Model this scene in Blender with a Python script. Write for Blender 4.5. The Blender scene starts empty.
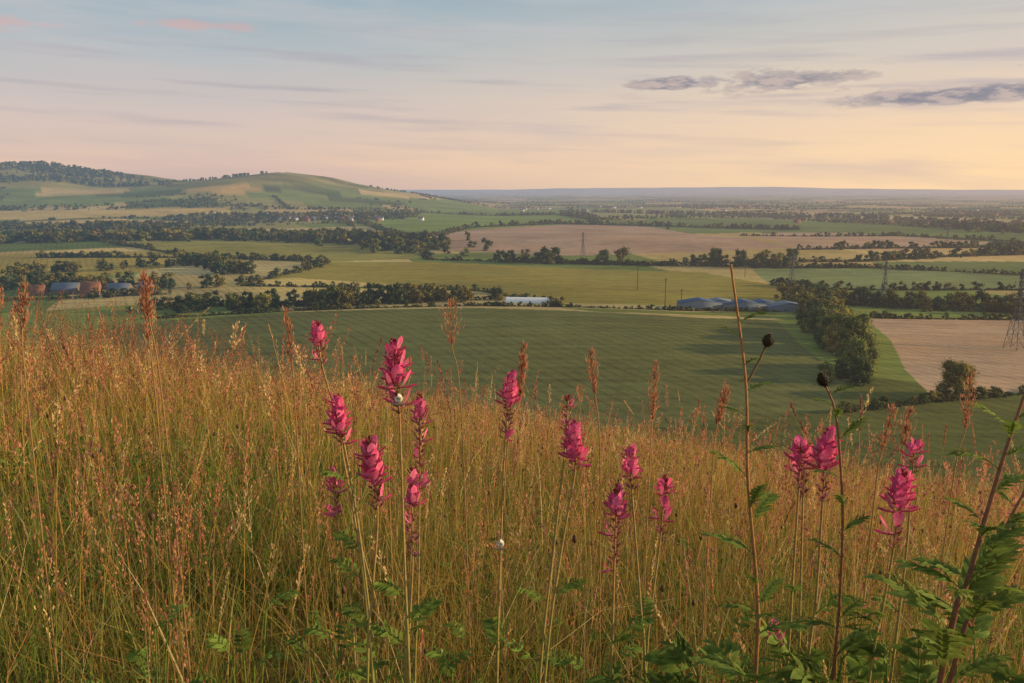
import bpy, numpy as np, math
from mathutils import Vector
rng=np.random.default_rng(7)
SC=bpy.context.scene
SUN_AZ=math.radians(90); SUN_EL=math.radians(12)

# ------------------------------------------------------------ mesh builder
class MB:
    def __init__(s): s.v=[];s.c=[];s.q=[];s.t=[];s.n=0
    def add(s,v,c,q=None,t=None):
        v=np.asarray(v,float).reshape(-1,3); c=np.asarray(c,float)
        if c.ndim==1: c=np.tile(c[:3],(len(v),1))
        s.v.append(v); s.c.append(c[:,:3])
        if q is not None and len(q): s.q.append(np.asarray(q,int).reshape(-1,4)+s.n)
        if t is not None and len(t): s.t.append(np.asarray(t,int).reshape(-1,3)+s.n)
        s.n+=len(v)
    def build(s,name,mat,parent=None,smooth=False):
        me=bpy.data.meshes.new(name)
        v=np.concatenate(s.v); c=np.concatenate(s.c)
        q=np.concatenate(s.q) if s.q else np.zeros((0,4),int)
        t=np.concatenate(s.t) if s.t else np.zeros((0,3),int)
        me.vertices.add(len(v)); me.vertices.foreach_set('co',v.astype(np.float32).ravel())
        me.loops.add(q.size+t.size); me.loops.foreach_set('vertex_index',np.concatenate([q.ravel(),t.ravel()]).astype(np.int32))
        me.polygons.add(len(q)+len(t))
        tot=np.concatenate([np.full(len(q),4),np.full(len(t),3)]).astype(np.int32)
        st=np.concatenate([[0],np.cumsum(tot)[:-1]]).astype(np.int32)
        me.polygons.foreach_set('loop_start',st); me.polygons.foreach_set('loop_total',tot)
        if smooth: me.polygons.foreach_set('use_smooth',np.ones(len(tot),bool))
        me.update(calc_edges=True)
        a=me.color_attributes.new('Col','FLOAT_COLOR','POINT')
        a.data.foreach_set('color',np.concatenate([np.clip(c,0,1),np.ones((len(c),1))],1).astype(np.float32).ravel())
        me.validate()
        me.materials.append(mat)
        ob=bpy.data.objects.new(name,me); SC.collection.objects.link(ob)
        if parent: ob.parent=parent
        return ob
def empty(name,loc=(0,0,0)):
    e=bpy.data.objects.new(name,None); e.location=loc; e.empty_display_size=.1; SC.collection.objects.link(e); return e

# ------------------------------------------------------------ materials
def N(nt,typ,**k):
    n=nt.nodes.new(typ)
    for a,b in k.items(): setattr(n,a,b)
    return n
def M(nt,op,a,b=None,clamp=False):
    n=N(nt,'ShaderNodeMath',operation=op,use_clamp=clamp)
    for i,x in enumerate((a,b)):
        if x is None: continue
        if isinstance(x,(int,float)): n.inputs[i].default_value=x
        else: nt.links.new(x,n.inputs[i])
    return n.outputs[0]
def mixc(nt,f,a,b,bt='MIX'):
    n=N(nt,'ShaderNodeMix',data_type='RGBA',blend_type=bt)
    for s,x in ((n.inputs[0],f),(n.inputs[6],a),(n.inputs[7],b)):
        if isinstance(x,(int,float)): s.default_value=x
        elif isinstance(x,tuple): s.default_value=(*x[:3],1)
        else: nt.links.new(x,s)
    return n.outputs[2]
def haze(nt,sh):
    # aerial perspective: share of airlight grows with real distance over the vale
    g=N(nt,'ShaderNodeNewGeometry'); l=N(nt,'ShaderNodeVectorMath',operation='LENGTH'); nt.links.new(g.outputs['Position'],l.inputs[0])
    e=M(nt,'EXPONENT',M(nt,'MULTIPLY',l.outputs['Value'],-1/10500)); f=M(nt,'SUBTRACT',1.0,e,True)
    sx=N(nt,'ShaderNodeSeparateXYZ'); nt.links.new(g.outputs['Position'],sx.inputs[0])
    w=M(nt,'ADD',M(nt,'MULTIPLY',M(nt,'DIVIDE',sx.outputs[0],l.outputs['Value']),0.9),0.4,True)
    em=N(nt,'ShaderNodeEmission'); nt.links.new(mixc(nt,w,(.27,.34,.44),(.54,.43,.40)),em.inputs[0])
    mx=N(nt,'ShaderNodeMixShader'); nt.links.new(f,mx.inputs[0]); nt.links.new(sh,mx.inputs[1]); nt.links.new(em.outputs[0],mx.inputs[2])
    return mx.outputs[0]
def mat(name,rough=.9,trans=0.0,hz=False,spec=.1,var=0.0,vscale=1.0,tint=None):
    m=bpy.data.materials.new(name); m.use_nodes=True; nt=m.node_tree; nt.nodes.clear()
    o=N(nt,'ShaderNodeOutputMaterial'); a=N(nt,'ShaderNodeAttribute',attribute_name='Col')
    col=a.outputs['Color']
    if var>0:
        g=N(nt,'ShaderNodeNewGeometry'); no=N(nt,'ShaderNodeTexNoise'); no.inputs['Scale'].default_value=vscale; no.inputs['Detail'].default_value=5
        nt.links.new(g.outputs['Position'],no.inputs['Vector'])
        mr=N(nt,'ShaderNodeMapRange'); mr.inputs[1].default_value=.3; mr.inputs[2].default_value=.7; mr.inputs[3].default_value=1-var; mr.inputs[4].default_value=1+var
        nt.links.new(no.outputs['Fac'],mr.inputs[0])
        vm=N(nt,'ShaderNodeVectorMath',operation='SCALE'); nt.links.new(col,vm.inputs[0]); nt.links.new(mr.outputs[0],vm.inputs['Scale']); col=vm.outputs[0]
    b=N(nt,'ShaderNodeBsdfPrincipled'); b.inputs['Roughness'].default_value=rough; b.inputs['Specular IOR Level'].default_value=spec
    nt.links.new(col,b.inputs['Base Color']); sh=b.outputs[0]
    if trans>0:
        t=N(nt,'ShaderNodeBsdfTranslucent'); nt.links.new(col,t.inputs[0])
        mx=N(nt,'ShaderNodeMixShader'); mx.inputs[0].default_value=trans
        nt.links.new(sh,mx.inputs[1]); nt.links.new(t.outputs[0],mx.inputs[2]); sh=mx.outputs[0]
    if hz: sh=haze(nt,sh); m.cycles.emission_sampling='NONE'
    nt.links.new(sh,o.inputs[0]); return m
m_grass=mat('grass_blades',.7,.38,spec=.2)
m_stem=mat('plant_stem',.6,.1,spec=.25,var=.25,vscale=180)
m_leaf=mat('plant_leaf',.65,.4,spec=.1,var=.3,vscale=120)
m_petal=mat('petal',.7,.32,spec=.08,var=.35,vscale=500)
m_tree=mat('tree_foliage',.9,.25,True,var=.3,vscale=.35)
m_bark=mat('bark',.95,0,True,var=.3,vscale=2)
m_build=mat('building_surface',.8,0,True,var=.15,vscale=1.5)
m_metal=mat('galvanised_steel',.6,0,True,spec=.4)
m_shell=mat('snail_shell',.4,0,spec=.5,var=.15,vscale=600)

# ------------------------------------------------------------ terrain shape
px=[-9000,-6000,-3400,-2843,-2510,-2121,-1927,-1650,-1455,-1233,-1039,-900,-733,-511,-67,9000]
pz=[60,60,120,124,130,90,51,56,73,96,73,34,0,-30,-100,-100]
fx=[-30000,-12000,-4000,0,1500,4500,7000,8300,10000,14000,30000]
fz=[90,100,100,110,150,170,190,200,150,110,100]
def bell(y):
    t=np.clip((y-1900)/2600,0,1); f=(t*t*(3-2*t))**1.4
    return np.where(y<4500,f,np.exp(-((y-4500)/1500)**2))
def V(x,y):
    v=-100+4*np.sin(x/310+1)*np.sin(y/420+.5)+2.5*np.sin(x/170+y/260)
    v=v+14*np.exp(-((x-150)/420)**2-((y-1500)/260)**2)+8*np.exp(-((x-20)/260)**2-((y-520)/140)**2)
    v=v+(np.interp(x,px,pz)+100)*bell(y)
    v=v+np.interp(x,fx,fz)*np.exp(-((y-26000)/4000)**2)
    return v
def T(x,y):
    x=np.asarray(x,float);y=np.asarray(y,float)
    n=-0.75-0.16*x-0.215*y-0.0027*(x*x+y*y)
    r2=x*x+y*y
    n=n+0.03*np.sin(x*1.7+.4)*np.sin(y*1.3)*np.clip(r2/4,0,1)+.12*np.sin(x*.55+.8)*np.sin(y*.37+1)*np.clip(r2/40,0,1)
    n=np.maximum(n,-2500)
    return 8*np.logaddexp(n/8,V(x,y)/8)

F={
'F1':([(-291,553),(-268,582),(-164,609),(-25,612),(134,561),(189,565),(171,464),(165,383),(139,331),(76,309),(-5,293),(-122,300)],(.13,.15,.06)),
'F2':([(-284,826),(-254,1111),(-116,1129),(63,1051),(235,995),(293,806),(264,700),(148,655),(40,662),(-32,779),(-239,893)],(.26,.24,.06)),
'F3':([(-848,1226),(-791,1233),(-540,1300),(-430,1098),(-464,940),(-600,930),(-652,937)],(.32,.27,.07)),
'F4':([(-810,1537),(-520,1653),(-208,1487),(-123,1193),(-254,1111),(-453,1159)],(.25,.25,.07)),
'F5':([(-338,858),(-239,893),(-51,779),(-65,713),(-286,776)],(.50,.42,.17)),
'F6':([(-199,1590),(-112,2133),(146,2449),(402,2340),(451,1583),(457,1315),(295,1254),(73,1219),(-119,1324)],(.38,.28,.21)),
'F7':([(511,1797),(735,2048),(852,1761),(931,1528),(635,1308),(462,1282)],(.42,.31,.22)),
'F8':([(282,2579),(953,3092),(1081,1693),(1021,1491),(818,1886),(474,2024)],(.15,.21,.07)),
'F9':([(311,1039),(460,1022),(627,909),(552,798),(334,806),(277,851)],(.21,.27,.12)),
'F10':([(494,1099),(761,1107),(641,930),(467,1009)],(.15,.20,.08)),
'F11':([(267,599),(427,613),(262,369),(194,358),(206,407),(238,492)],(.38,.29,.21)),
'F13':([(-1866,2776),(-1395,2798),(-1031,2950),(-971,2775),(-1285,2510),(-1628,2416)],(.50,.40,.16)),
'F14':([(-1576,2337),(-1209,2482),(-943,2432),(-1050,2047),(-1329,1968)],(.48,.37,.16)),
'F15':([(-464,2457),(-320,3146),(185,3112),(282,2579),(-32,2143),(-251,1794)],(.18,.26,.065)),
'F16':([(-489,3529),(-345,4501),(276,4646),(192,3219),(-320,3146)],(.17,.24,.07)),
'F17':([(-1456,3448),(-1224,3651),(-1076,3488),(-1141,3275)],(.50,.36,.14)),
'F18':([(258,4330),(941,4518),(924,3579),(310,2832)],(.26,.29,.13)),
'F19':([(1063,3453),(1511,3137),(1709,2508),(1572,2306),(1321,2739)],(.48,.40,.22)),
'F20':([(-1998,3155),(-1698,3334),(-1342,3173),(-1535,2937),(-1863,2937)],(.19,.25,.08)),
'F21':([(37,614),(136,602),(212,624),(189,577),(65,585)],(.16,.20,.06)),
}
def inpoly(x,y,P):
    r=np.zeros(x.shape,bool); j=len(P)-1
    for i in range(len(P)):
        xi,yi=P[i];xj,yj=P[j]
        if yi!=yj: r^=((yi>y)!=(yj>y))&(x<(xj-xi)*(y-yi)/(yj-yi)+xi)
        j=i
    return r
PAL=np.array([(.12,.17,.05),(.15,.20,.06),(.09,.13,.04),(.22,.22,.07),(.34,.28,.12),(.42,.34,.16),(.16,.20,.07),(.33,.25,.16),(.16,.21,.06),(.08,.11,.035),(.25,.25,.09),(.38,.33,.16)])*1.15
def ground():
    th=np.radians(np.concatenate([np.linspace(-180,-41,24)[:-1],np.linspace(-41,41,760),np.linspace(41,180,24)[1:-1]]))
    near=np.geomspace(.02,250,150)[:-1]; mid=1/np.linspace(1/250,1/8000,470); far=np.geomspace(8000,70000,60)[1:]
    d=np.concatenate([near,mid,far]); TH,D=np.meshgrid(th,d); X=D*np.sin(TH);Y=D*np.cos(TH); Z=T(X,Y)
    nt_,nd=len(th),len(d)
    x=X.ravel();y=Y.ravel()
    i=np.arange(nd-1)[:,None]*nt_; j=np.arange(nt_)[None,:]; j2=(j+1)%nt_
    q=np.stack([i+j,i+j2,i+nt_+j2,i+nt_+j],-1).reshape(-1,4)[:,::-1]
    xr=x*.93+y*.36+60*np.sin(y/430);yr=-x*.36+y*.93+50*np.sin(x/390)
    cx=np.floor(xr/(330)+.35*np.sin(np.floor(yr/240)*2.3)).astype(int); cy=np.floor(yr/240).astype(int)
    h=(np.abs(cx*73856093^cy*19349663)>>3)%len(PAL)
    C=PAL[h].copy()
    C*= (0.9+.2*(((h*7919+cx*31+cy*17)%10)/10))[:,None]
    dd=np.hypot(x,y)
    rid=(np.interp(x,px,pz)+100)*bell(y)
    k=np.clip((rid-100)/45,0,1)*(y<6500)
    turf=np.array((.22,.21,.07))*(1+.3*np.sin(x/140+y/90)+.2*np.sin(x/61-y/50))[:,None]
    C=C*(1-k[:,None])+turf*k[:,None]
    C[dd<430]=np.array((.10,.12,.042))      # rough pasture at the foot of the scarp
    for P,c in F.values():
        m=inpoly(x,y,P); C[m]=c
    m=(dd<45); C[m]=np.array((.16,.12,.045))
    mb=MB(); mb.add(np.stack([x,y,Z.ravel()],1),C,q)
    m=bpy.data.materials.new('farmland_ground'); m.use_nodes=True; nt=m.node_tree; nt.nodes.clear()
    o=N(nt,'ShaderNodeOutputMaterial'); a=N(nt,'ShaderNodeAttribute',attribute_name='Col'); g=N(nt,'ShaderNodeNewGeometry')
    def noise(s,det=4,vec=None):
        n=N(nt,'ShaderNodeTexNoise'); n.inputs['Scale'].default_value=s; n.inputs['Detail'].default_value=det; nt.links.new(vec or g.outputs['Position'],n.inputs['Vector']); return n.outputs['Fac']
    mp=N(nt,'ShaderNodeMapping'); mp.inputs['Rotation'].default_value=(0,0,.45); mp.inputs['Scale'].default_value=(.012,.16,.01); nt.links.new(g.outputs['Position'],mp.inputs['Vector'])
    streak=noise(1,3,mp.outputs[0])
    mp2=N(nt,'ShaderNodeMapping'); mp2.inputs['Rotation'].default_value=(0,0,-.5); mp2.inputs['Scale'].default_value=(.05,.05,.05); nt.links.new(g.outputs['Position'],mp2.inputs['Vector'])
    wv=N(nt,'ShaderNodeTexWave'); wv.inputs['Scale'].default_value=.8; wv.inputs['Distortion'].default_value=3.2; wv.inputs['Detail'].default_value=1.5; wv.inputs['Detail Scale'].default_value=.25; nt.links.new(mp2.outputs[0],wv.inputs['Vector'])
    tot=M(nt,'ADD',M(nt,'ADD',M(nt,'MULTIPLY',noise(.007,6),.95),M(nt,'MULTIPLY',noise(.06,8),.6)),M(nt,'ADD',M(nt,'MULTIPLY',streak,.9),M(nt,'MULTIPLY',M(nt,'POWER',wv.outputs['Fac'],5),M(nt,'MULTIPLY',noise(.011,3),-.4))))
    tot=M(nt,'SUBTRACT',M(nt,'ADD',tot,M(nt,'MULTIPLY',noise(.4,3),.5)),.42)
    vm=N(nt,'ShaderNodeVectorMath',operation='SCALE'); nt.links.new(a.outputs['Color'],vm.inputs[0]); nt.links.new(tot,vm.inputs['Scale'])
    col=mixc(nt,M(nt,'MULTIPLY',noise(.015,4),1.0),vm.outputs[0],(1.25,.95,.7),'MULTIPLY')
    b=N(nt,'ShaderNodeBsdfPrincipled'); b.inputs['Roughness'].default_value=1; b.inputs['Specular IOR Level'].default_value=0
    nt.links.new(col,b.inputs['Base Color'])
    bp=N(nt,'ShaderNodeBump'); bp.inputs['Strength'].default_value=.35; bp.inputs['Distance'].default_value=.35; nt.links.new(noise(.5,4),bp.inputs['Height']); nt.links.new(bp.outputs[0],b.inputs['Normal'])
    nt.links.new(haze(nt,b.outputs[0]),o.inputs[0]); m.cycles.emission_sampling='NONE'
    mb.build('ground',m,smooth=True)
ground()

# ------------------------------------------------------------ trees
def sphere(nu,nv):
    v=[];q=[]
    for i in range(nv+1):
        for j in range(nu):
            a=math.pi*i/nv;b=2*math.pi*j/nu; v.append((math.sin(a)*math.cos(b),math.sin(a)*math.sin(b),math.cos(a)))
    for i in range(nv):
        for j in range(nu):
            q.append((i*nu+j,(i+1)*nu+j,(i+1)*nu+(j+1)%nu,i*nu+(j+1)%nu))
    return np.array(v),np.array(q)
def crown(nlobe,nleaf,ls,base=.12,rad=.42,seed=0):
    """unit-height tree crown: lumpy lobes of leaf clumps round a darker interior"""
    r=np.random.default_rng(seed); mb=MB()
    for k in range(nlobe):
        z=base+.12+(.82-base)*((k+.5)/nlobe)+r.normal(0,.03); z=min(z,.84)
        w=rad*math.sqrt(max(.05,1-((z-.5)/.55)**2)); a=k*2.4+r.uniform(0,1); rr=w*r.uniform(.35,.8) if nlobe>2 else 0
        c=np.array((rr*math.cos(a),rr*math.sin(a),z)); R=np.array((r.uniform(.13,.24),r.uniform(.13,.24),r.uniform(.11,.19)))
        if nlobe<=4: R=R*1.5
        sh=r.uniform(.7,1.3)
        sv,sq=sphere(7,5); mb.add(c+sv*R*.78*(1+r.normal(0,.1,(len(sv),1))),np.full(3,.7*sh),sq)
        n=nleaf//nlobe; d=r.normal(size=(n,3)); d/=np.linalg.norm(d,axis=1)[:,None]
        p=c+d*R*r.uniform(.75,1.3,(n,1))
        nn=d+r.normal(0,.55,(n,3)); nn/=np.linalg.norm(nn,axis=1)[:,None]
        u=np.cross(nn,r.normal(size=(n,3))); u/=np.linalg.norm(u,axis=1)[:,None]; w_=np.cross(nn,u)
        s=ls*r.uniform(.5,1.2,(n,1))
        vv=np.stack([p-u*s-w_*s*.3,p-w_*s*.9+u*s*.2,p+u*s+w_*s*.2,p+w_*s*.8-u*s*.1],1).reshape(-1,3)
        cc=np.repeat(sh*r.uniform(.6,1.5,n),4)[:,None]*np.ones(3)
        mb.add(vv,cc,np.arange(4*n).reshape(-1,4))
    return np.concatenate(mb.v),np.concatenate(mb.c),np.concatenate(mb.q)
LOD={'hi':[crown(14,1900,.024,.0,seed=i) for i in range(6)],'mid':[crown(7,330,.055,0,seed=20+i) for i in range(7)],
     'lo':[crown(4,80,.11,-.12,.5,seed=40+i) for i in range(7)],'far':[crown(2,20,.2,-.1,.5,seed=60+i) for i in range(6)]}
def put(mb,x,y,h,lod,col,wide=1.0,sink=.06):
    v,c,q=LOD[lod][rng.integers(len(LOD[lod]))]
    a=rng.uniform(0,6.28); w=h*wide*rng.uniform(.8,1.3)
    X=(v[:,0]*math.cos(a)-v[:,1]*math.sin(a))*w; Y=(v[:,0]*math.sin(a)+v[:,1]*math.cos(a))*w
    z=float(T(x,y))-sink*h
    mb.add(np.stack([x+X,y+Y,z+v[:,2]*h],1),c*np.asarray(col)[None],q)
    if lod in('hi','mid'):
        t=[];n=6
        for k,(zz,rr) in enumerate(((0,.03),(.35,.018))):
            for j in range(n): t.append((x+rr*h*math.cos(j*6.283/n),y+rr*h*math.sin(j*6.283/n),z+zz*h))
        mb.add(t,(.07,.055,.04),[(j,(j+1)%n,n+(j+1)%n,n+j) for j in range(n)])
GREENS=np.array([(.12,.13,.034),(.08,.105,.03),(.17,.155,.036),(.065,.09,.03),(.21,.17,.04)])
def line(name,P,h,sp,width,lod,wide=1.0,gap=0.0,tint=1.0,under=True):
    mb=MB(); ph=rng.uniform(0,6); acc=0
    for (x0,y0),(x1,y1) in zip(P[:-1],P[1:]):
        L=math.hypot(x1-x0,y1-y0); n=max(1,int(L/sp))
        for k in range(n):
            if rng.random()<gap: continue
            t=(k+rng.random())/n; s=(acc+L*t)/(h[1]*4); dens=.5+.5*math.sin(s+ph+1.7*math.sin(s*.43+ph))
            if width<12 and rng.random()>.35+.8*dens: continue
            x=x0+(x1-x0)*t+rng.normal(0,width);y=y0+(y1-y0)*t+rng.normal(0,width)
            hh=h[0]+(h[1]*1.12-h[0])*rng.random()**(2.4-1.5*dens)
            put(mb,x,y,hh*1.1,lod,GREENS[rng.integers(5)]*tint*rng.uniform(.7,1.2),wide)
        if under and width<10:      # the hedge itself runs unbroken below the standards
            n=int(L/(h[0]*.7))
            for k in range(n):
                t=(k+.5)/n; x=x0+(x1-x0)*t+rng.normal(0,.6);y=y0+(y1-y0)*t+rng.normal(0,.6)
                put(mb,x,y,h[0]*rng.uniform(.4,.8),'far' if lod=='far' else 'lo',GREENS[rng.integers(5)]*tint*rng.uniform(.7,1.1),1.7)
        acc+=L
    mb.build(name,m_tree)
line('hedgerow',[(-275,598),(-166,616),(-26,630),(138,610),(230,628)],(1.8,3.6),1.8,.7,'lo',1.2)
line('tree_belt',[(-291,661),(-246,666),(-139,645),(-54,687),(-10,687)],(6,16),3.6,9,'mid')
line('tree_belt',[(-300,640),(-200,650),(-100,660),(-40,680)],(5,13),4,12,'mid')
line('tree_belt',[(-17,1136),(148,1092),(256,1084),(361,1033)],(8,21),5.5,7,'mid')
line('hedgerow',[(-119,1160),(-19,1139),(148,1092),(361,1033),(480,1020)],(4,7),4,2.5,'lo',1.3)
line('woodland',[(-999,1512),(-751,1555),(-423,1619),(-201,1443),(-144,1336)],(10,20),1.5,38,'lo')
line('tree_belt',[(264,708),(245,640),(218,549),(204,500)],(8,17),2.6,8,'mid',1.1,tint=1.2)
line('tree_belt',[(206,510),(193,469),(183,425),(175,392),(168,372)],(9,21),2.5,5,'hi',.95,tint=1.5)
line('tree_belt',[(264,723),(331,672),(464,667)],(8,15),2.8,12,'mid')
line('tree_belt',[(290,690),(380,655),(470,640)],(5,11),4,7,'mid')
line('hedgerow',[(142,328),(188,346),(262,369)],(2.2,5),1.5,1,'mid',1.1)
line('tree_belt',[(-553,822),(-560,984),(-490,1021),(-413,1055),(-318,928)],(8,17),4,10,'mid')
line('tree_belt',[(-553,845),(-470,815),(-400,806),(-330,812),(-284,800)],(7,16),3.6,11,'mid')
line('tree_belt',[(-500,735),(-440,738),(-390,745),(-330,755)],(4,8),5,7,'mid')
line('hedgerow',[(-284,826),(-260,960),(-254,1111),(-453,1159),(-700,1180)],(4,9),3.5,4,'lo')
line('hedgerow',[(-281,818),(-31,771),(39,642)],(2.5,6),3,1,'lo',1.2)
line('woodland',[(-977,2521),(-704,2675),(-407,2688)],(10,20),2.2,60,'lo')
line('woodland',[(-1500,2120),(-1050,2010),(-800,2000)],(10,18),3,30,'lo')
line('tree_belt',[(272,3783),(792,3395),(1268,3021),(1477,2248)],(9,17),6,22,'far',1.3)
line('tree_belt',[(319,1116),(480,1100),(838,1266)],(6,14),5,6,'lo')
line('tree_belt',[(462,1282),(1007,1470)],(5,12),5,6,'lo')
line('woodland',[(1220,2238),(1215,1778),(1100,1900),(1220,2238)],(9,17),4,40,'lo')
line('woodland',[(-2358,3598),(-2155,3873),(-1719,3852)],(11,20),3.5,60,'far',1.2)
line('woodland',[(-3300,4350),(-2850,4250),(-2500,4300),(-2150,4250),(-1960,4250)],(10,22),2.6,80,'far',1.2)
line('woodland',[(-2900,4000),(-2400,4050),(-2000,4080)],(10,20),3.5,60,'far',1.2)
line('woodland',[(-1800,4150),(-1500,4120),(-1300,4200)],(8,15),6,40,'far',1.2)
line('tree_belt',[(-119,1160),(-199,1590),(-112,2133)],(5,11),6,4,'lo')
line('tree_belt',[(-464,2457),(-251,1794),(-199,1590)],(6,12),6,6,'lo')
line('tree_belt',[(-112,2133),(146,2449),(402,2340),(735,2048)],(7,14),6,6,'lo')
line('tree_belt',[(-320,3146),(185,3112),(282,2579)],(7,14),7,7,'far')
line('tree_belt',[(552,798),(334,806),(277,851)],(3,8),4,2,'lo')
line('hedgerow',[(627,909),(460,1022),(311,1039)],(3,6),4,2,'lo')
line('hedgerow',[(511,1797),(852,1761),(1021,1491)],(4,9),6,3,'lo')
line('hedgerow',[(-810,1537),(-453,1159),(-430,1098)],(4,8),5,3,'lo')
line('hedgerow',[(267,599),(427,613)],(2,5),2.2,1,'lo')
named=[P for P,c in F.values()]
mb=MB()
for k in range(470):          # hedges and copses over the far plain
    d=2400*(1/rng.uniform(.13,1)); th=rng.uniform(-.72,.72); x=d*math.sin(th);y=d*math.cos(th)
    if x<-500 and 3300<y<6000 : continue
    a=rng.choice([.37,.37+1.57],p=[.75,.25])+rng.normal(0,.08)
    L=rng.uniform(250,900); wd=4 if rng.random()<.7 else 45; n=int(L/(10 if wd<5 else 6)*(.6 if d>6000 else 1))
    t=rng.uniform(-.5,.5,n)*L; X=x+np.cos(a)*t+rng.normal(0,wd,n); Y=y+np.sin(a)*t+rng.normal(0,wd,n)
    bad=np.zeros(n,bool)
    for P in named: bad|=inpoly(X,Y,P)
    if wd>5: bad|=(Y<2500)
    for xx,yy in zip(X[~bad],Y[~bad]): put(mb,xx,yy,rng.uniform(4,11),'far',GREENS[rng.integers(5)]*rng.uniform(.7,1.1),1.5)
mb.build('distant_trees',m_tree)
def tube(mb,P,R,col,n=6):
    P=np.asarray(P,float); K=len(P); R=np.broadcast_to(np.asarray(R,float),(K,)); t=np.gradient(P,axis=0); t/=np.linalg.norm(t,axis=1)[:,None]+1e-12
    ref=np.array((0.31,.95,.05)) if abs(t[0][2])>.5 else np.array((0,0,1.0))
    a=np.cross(t,ref); a/=np.linalg.norm(a,axis=1)[:,None]; b=np.cross(t,a)
    ang=np.arange(n)*2*math.pi/n
    v=P[:,None]+R[:,None,None]*(a[:,None]*np.cos(ang)[None,:,None]+b[:,None]*np.sin(ang)[None,:,None])
    i=np.arange(K-1)[:,None]*n;j=np.arange(n)[None];j2=(j+1)%n
    q=np.stack([i+j,i+j2,i+n+j2,i+n+j],-1).reshape(-1,4)
    c=np.asarray(col,float)
    if c.ndim==2: c=np.repeat(c,n,0)
    mb.add(v.reshape(-1,3),c,q)
def tree(name,x,y,h,col):
    z=float(T(x,y)); e=empty(name,(x,y,z))
    mb=MB(); v,c,q=crown(16,5200,.02,.06,.45,seed=int(abs(x)))
    mb.add(v*np.array((h*1.05,h*1.05,h)),c*np.asarray(col)[None],q); mb.build('crown',m_tree,e)
    tb=MB(); tube(tb,[(0,0,-.3),(0,.1,h*.2),(.1,0,h*.45),(0,0,h*.8)],[h*.035,h*.026,h*.018,h*.004],(.08,.06,.045),8)
    for k in range(6):
        a=k*1.05+.3; r=h*.3; z0=h*(.18+.07*k)
        tube(tb,[(0,0,z0),(r*.5*math.cos(a),r*.5*math.sin(a),z0+h*.1),(r*math.cos(a),r*math.sin(a),z0+h*.2)],[h*.014,h*.009,h*.003],(.08,.06,.045),5)
    tb.build('trunk',m_bark,e)
tree('oak_tree',203,354,17,(.24,.20,.045))
tree('oak_tree',131,1134,18,(.10,.12,.03)); tree('ash_tree',285,1119,20,(.09,.11,.03)); tree('oak_tree',389,1108,19,(.1,.12,.03)); tree('hawthorn_tree',-13,687,11,(.08,.10,.028))

# ------------------------------------------------------------ buildings
def box(mb,x0,x1,y0,y1,z0,z1,c):
    v=[(x,y,z) for z in(z0,z1) for y in(y0,y1) for x in(x0,x1)]
    mb.add(v,c,[(0,2,3,1),(4,5,7,6),(0,1,5,4),(2,6,7,3),(0,4,6,2),(1,3,7,5)])
def house(name,x,y,w,d,h,rh,rot,wall,roof,wins=3,chim=True,floors=2):
    z=float(T(x,y)); e=empty(name,(x,y,z)); e.rotation_euler[2]=rot
    m=MB(); X,Yd=w/2,d/2
    v=[(-X,-Yd,-1),(X,-Yd,-1),(X,Yd,-1),(-X,Yd,-1),(-X,-Yd,h),(X,-Yd,h),(X,Yd,h),(-X,Yd,h),(-X,0,h+rh),(X,0,h+rh)]
    m.add(v,wall,[(0,1,5,4),(2,3,7,6),(3,0,4,7),(1,2,6,5)],[(4,8,7),(5,6,9)]); m.build('walls',m_build,e)
    m=MB(); o=.4; s=rh/Yd
    for sg in(-1,1):
        a=[(-X-o,sg*(Yd+o),h-o*s+.05),(X+o,sg*(Yd+o),h-o*s+.05),(X+o,0,h+rh+.05),(-X-o,0,h+rh+.05)]
        m.add(a+[(p[0],p[1],p[2]+.2) for p in a],roof,[(0,1,2,3),(4,7,6,5),(0,4,5,1),(1,5,6,2),(3,7,4,0)])
    m.build('roof',m_build,e)
    if wins:
        m=MB()
        for f in range(floors):
            for k in range(wins):
                cx=-X+w*(k+.5)/wins; cz=1.5+f*2.7
                if f==0 and k==wins//2: continue
                for sg in(-1,1): box(m,cx-.6,cx+.6,sg*(Yd+.03)-.05,sg*(Yd+.03)+.05,cz-.6,cz+.6,(.05,.06,.07))
        m.build('windows',m_build,e)
    m=MB(); cx=0 if wins else w*.25; ww=.5 if wins else 2.2; hh=2.1 if wins else min(4,h-.5)
    for sg in(-1,1): box(m,cx-ww,cx+ww,sg*(Yd+.03)-.05,sg*(Yd+.03)+.05,0,hh,(.12,.09,.07))
    m.build('door',m_build,e)
    if chim:
        m=MB(); box(m,X*.7-.5,X*.7+.5,-.5,.5,h+rh-.8,h+rh+1.4,(.25,.12,.08)); m.build('chimney',m_build,e)
BR=(.30,.14,.09);TI=(.24,.11,.07);SL=(.15,.18,.25);WH=(.70,.64,.56)
house('brick_farmhouse',-408,768,17,9,6.4,6,.12,BR,TI)
house('farm_barn',-436,776,26,12,5,6,-.05,(.2,.15,.11),SL,0,False)
house('farm_barn',-383,774,22,11,4.5,5,-.1,(.2,.15,.11),SL,0,False)
house('brick_cottage',-362,784,12,8,5,4.6,-.2,BR,SL)
house('brick_cottage',-462,772,13,8,5,5,.1,BR,TI)
for k in range(5):
    house('cattle_barn',152+k*17,640+(k%2)*6-2*k,15,34,4.5,3.0,1.52+.03*k,(.18,.22,.28),[(.08,.13,.25),(.2,.24,.3),(.07,.12,.22)][k%3],0,False)
for k in range(30):
    x=-716+rng.normal(0,75) if k<17 else (-459+rng.normal(0,60) if k<23 else -600+rng.normal(0,120)); y=2590+rng.normal(0,45)
    house('village_house',x,y,rng.uniform(10,18),9,6.5,4.5,rng.uniform(-.6,.6),[BR,WH,WH][k%3],[TI,SL,(.2,.13,.1)][k%3],3,True)
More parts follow.
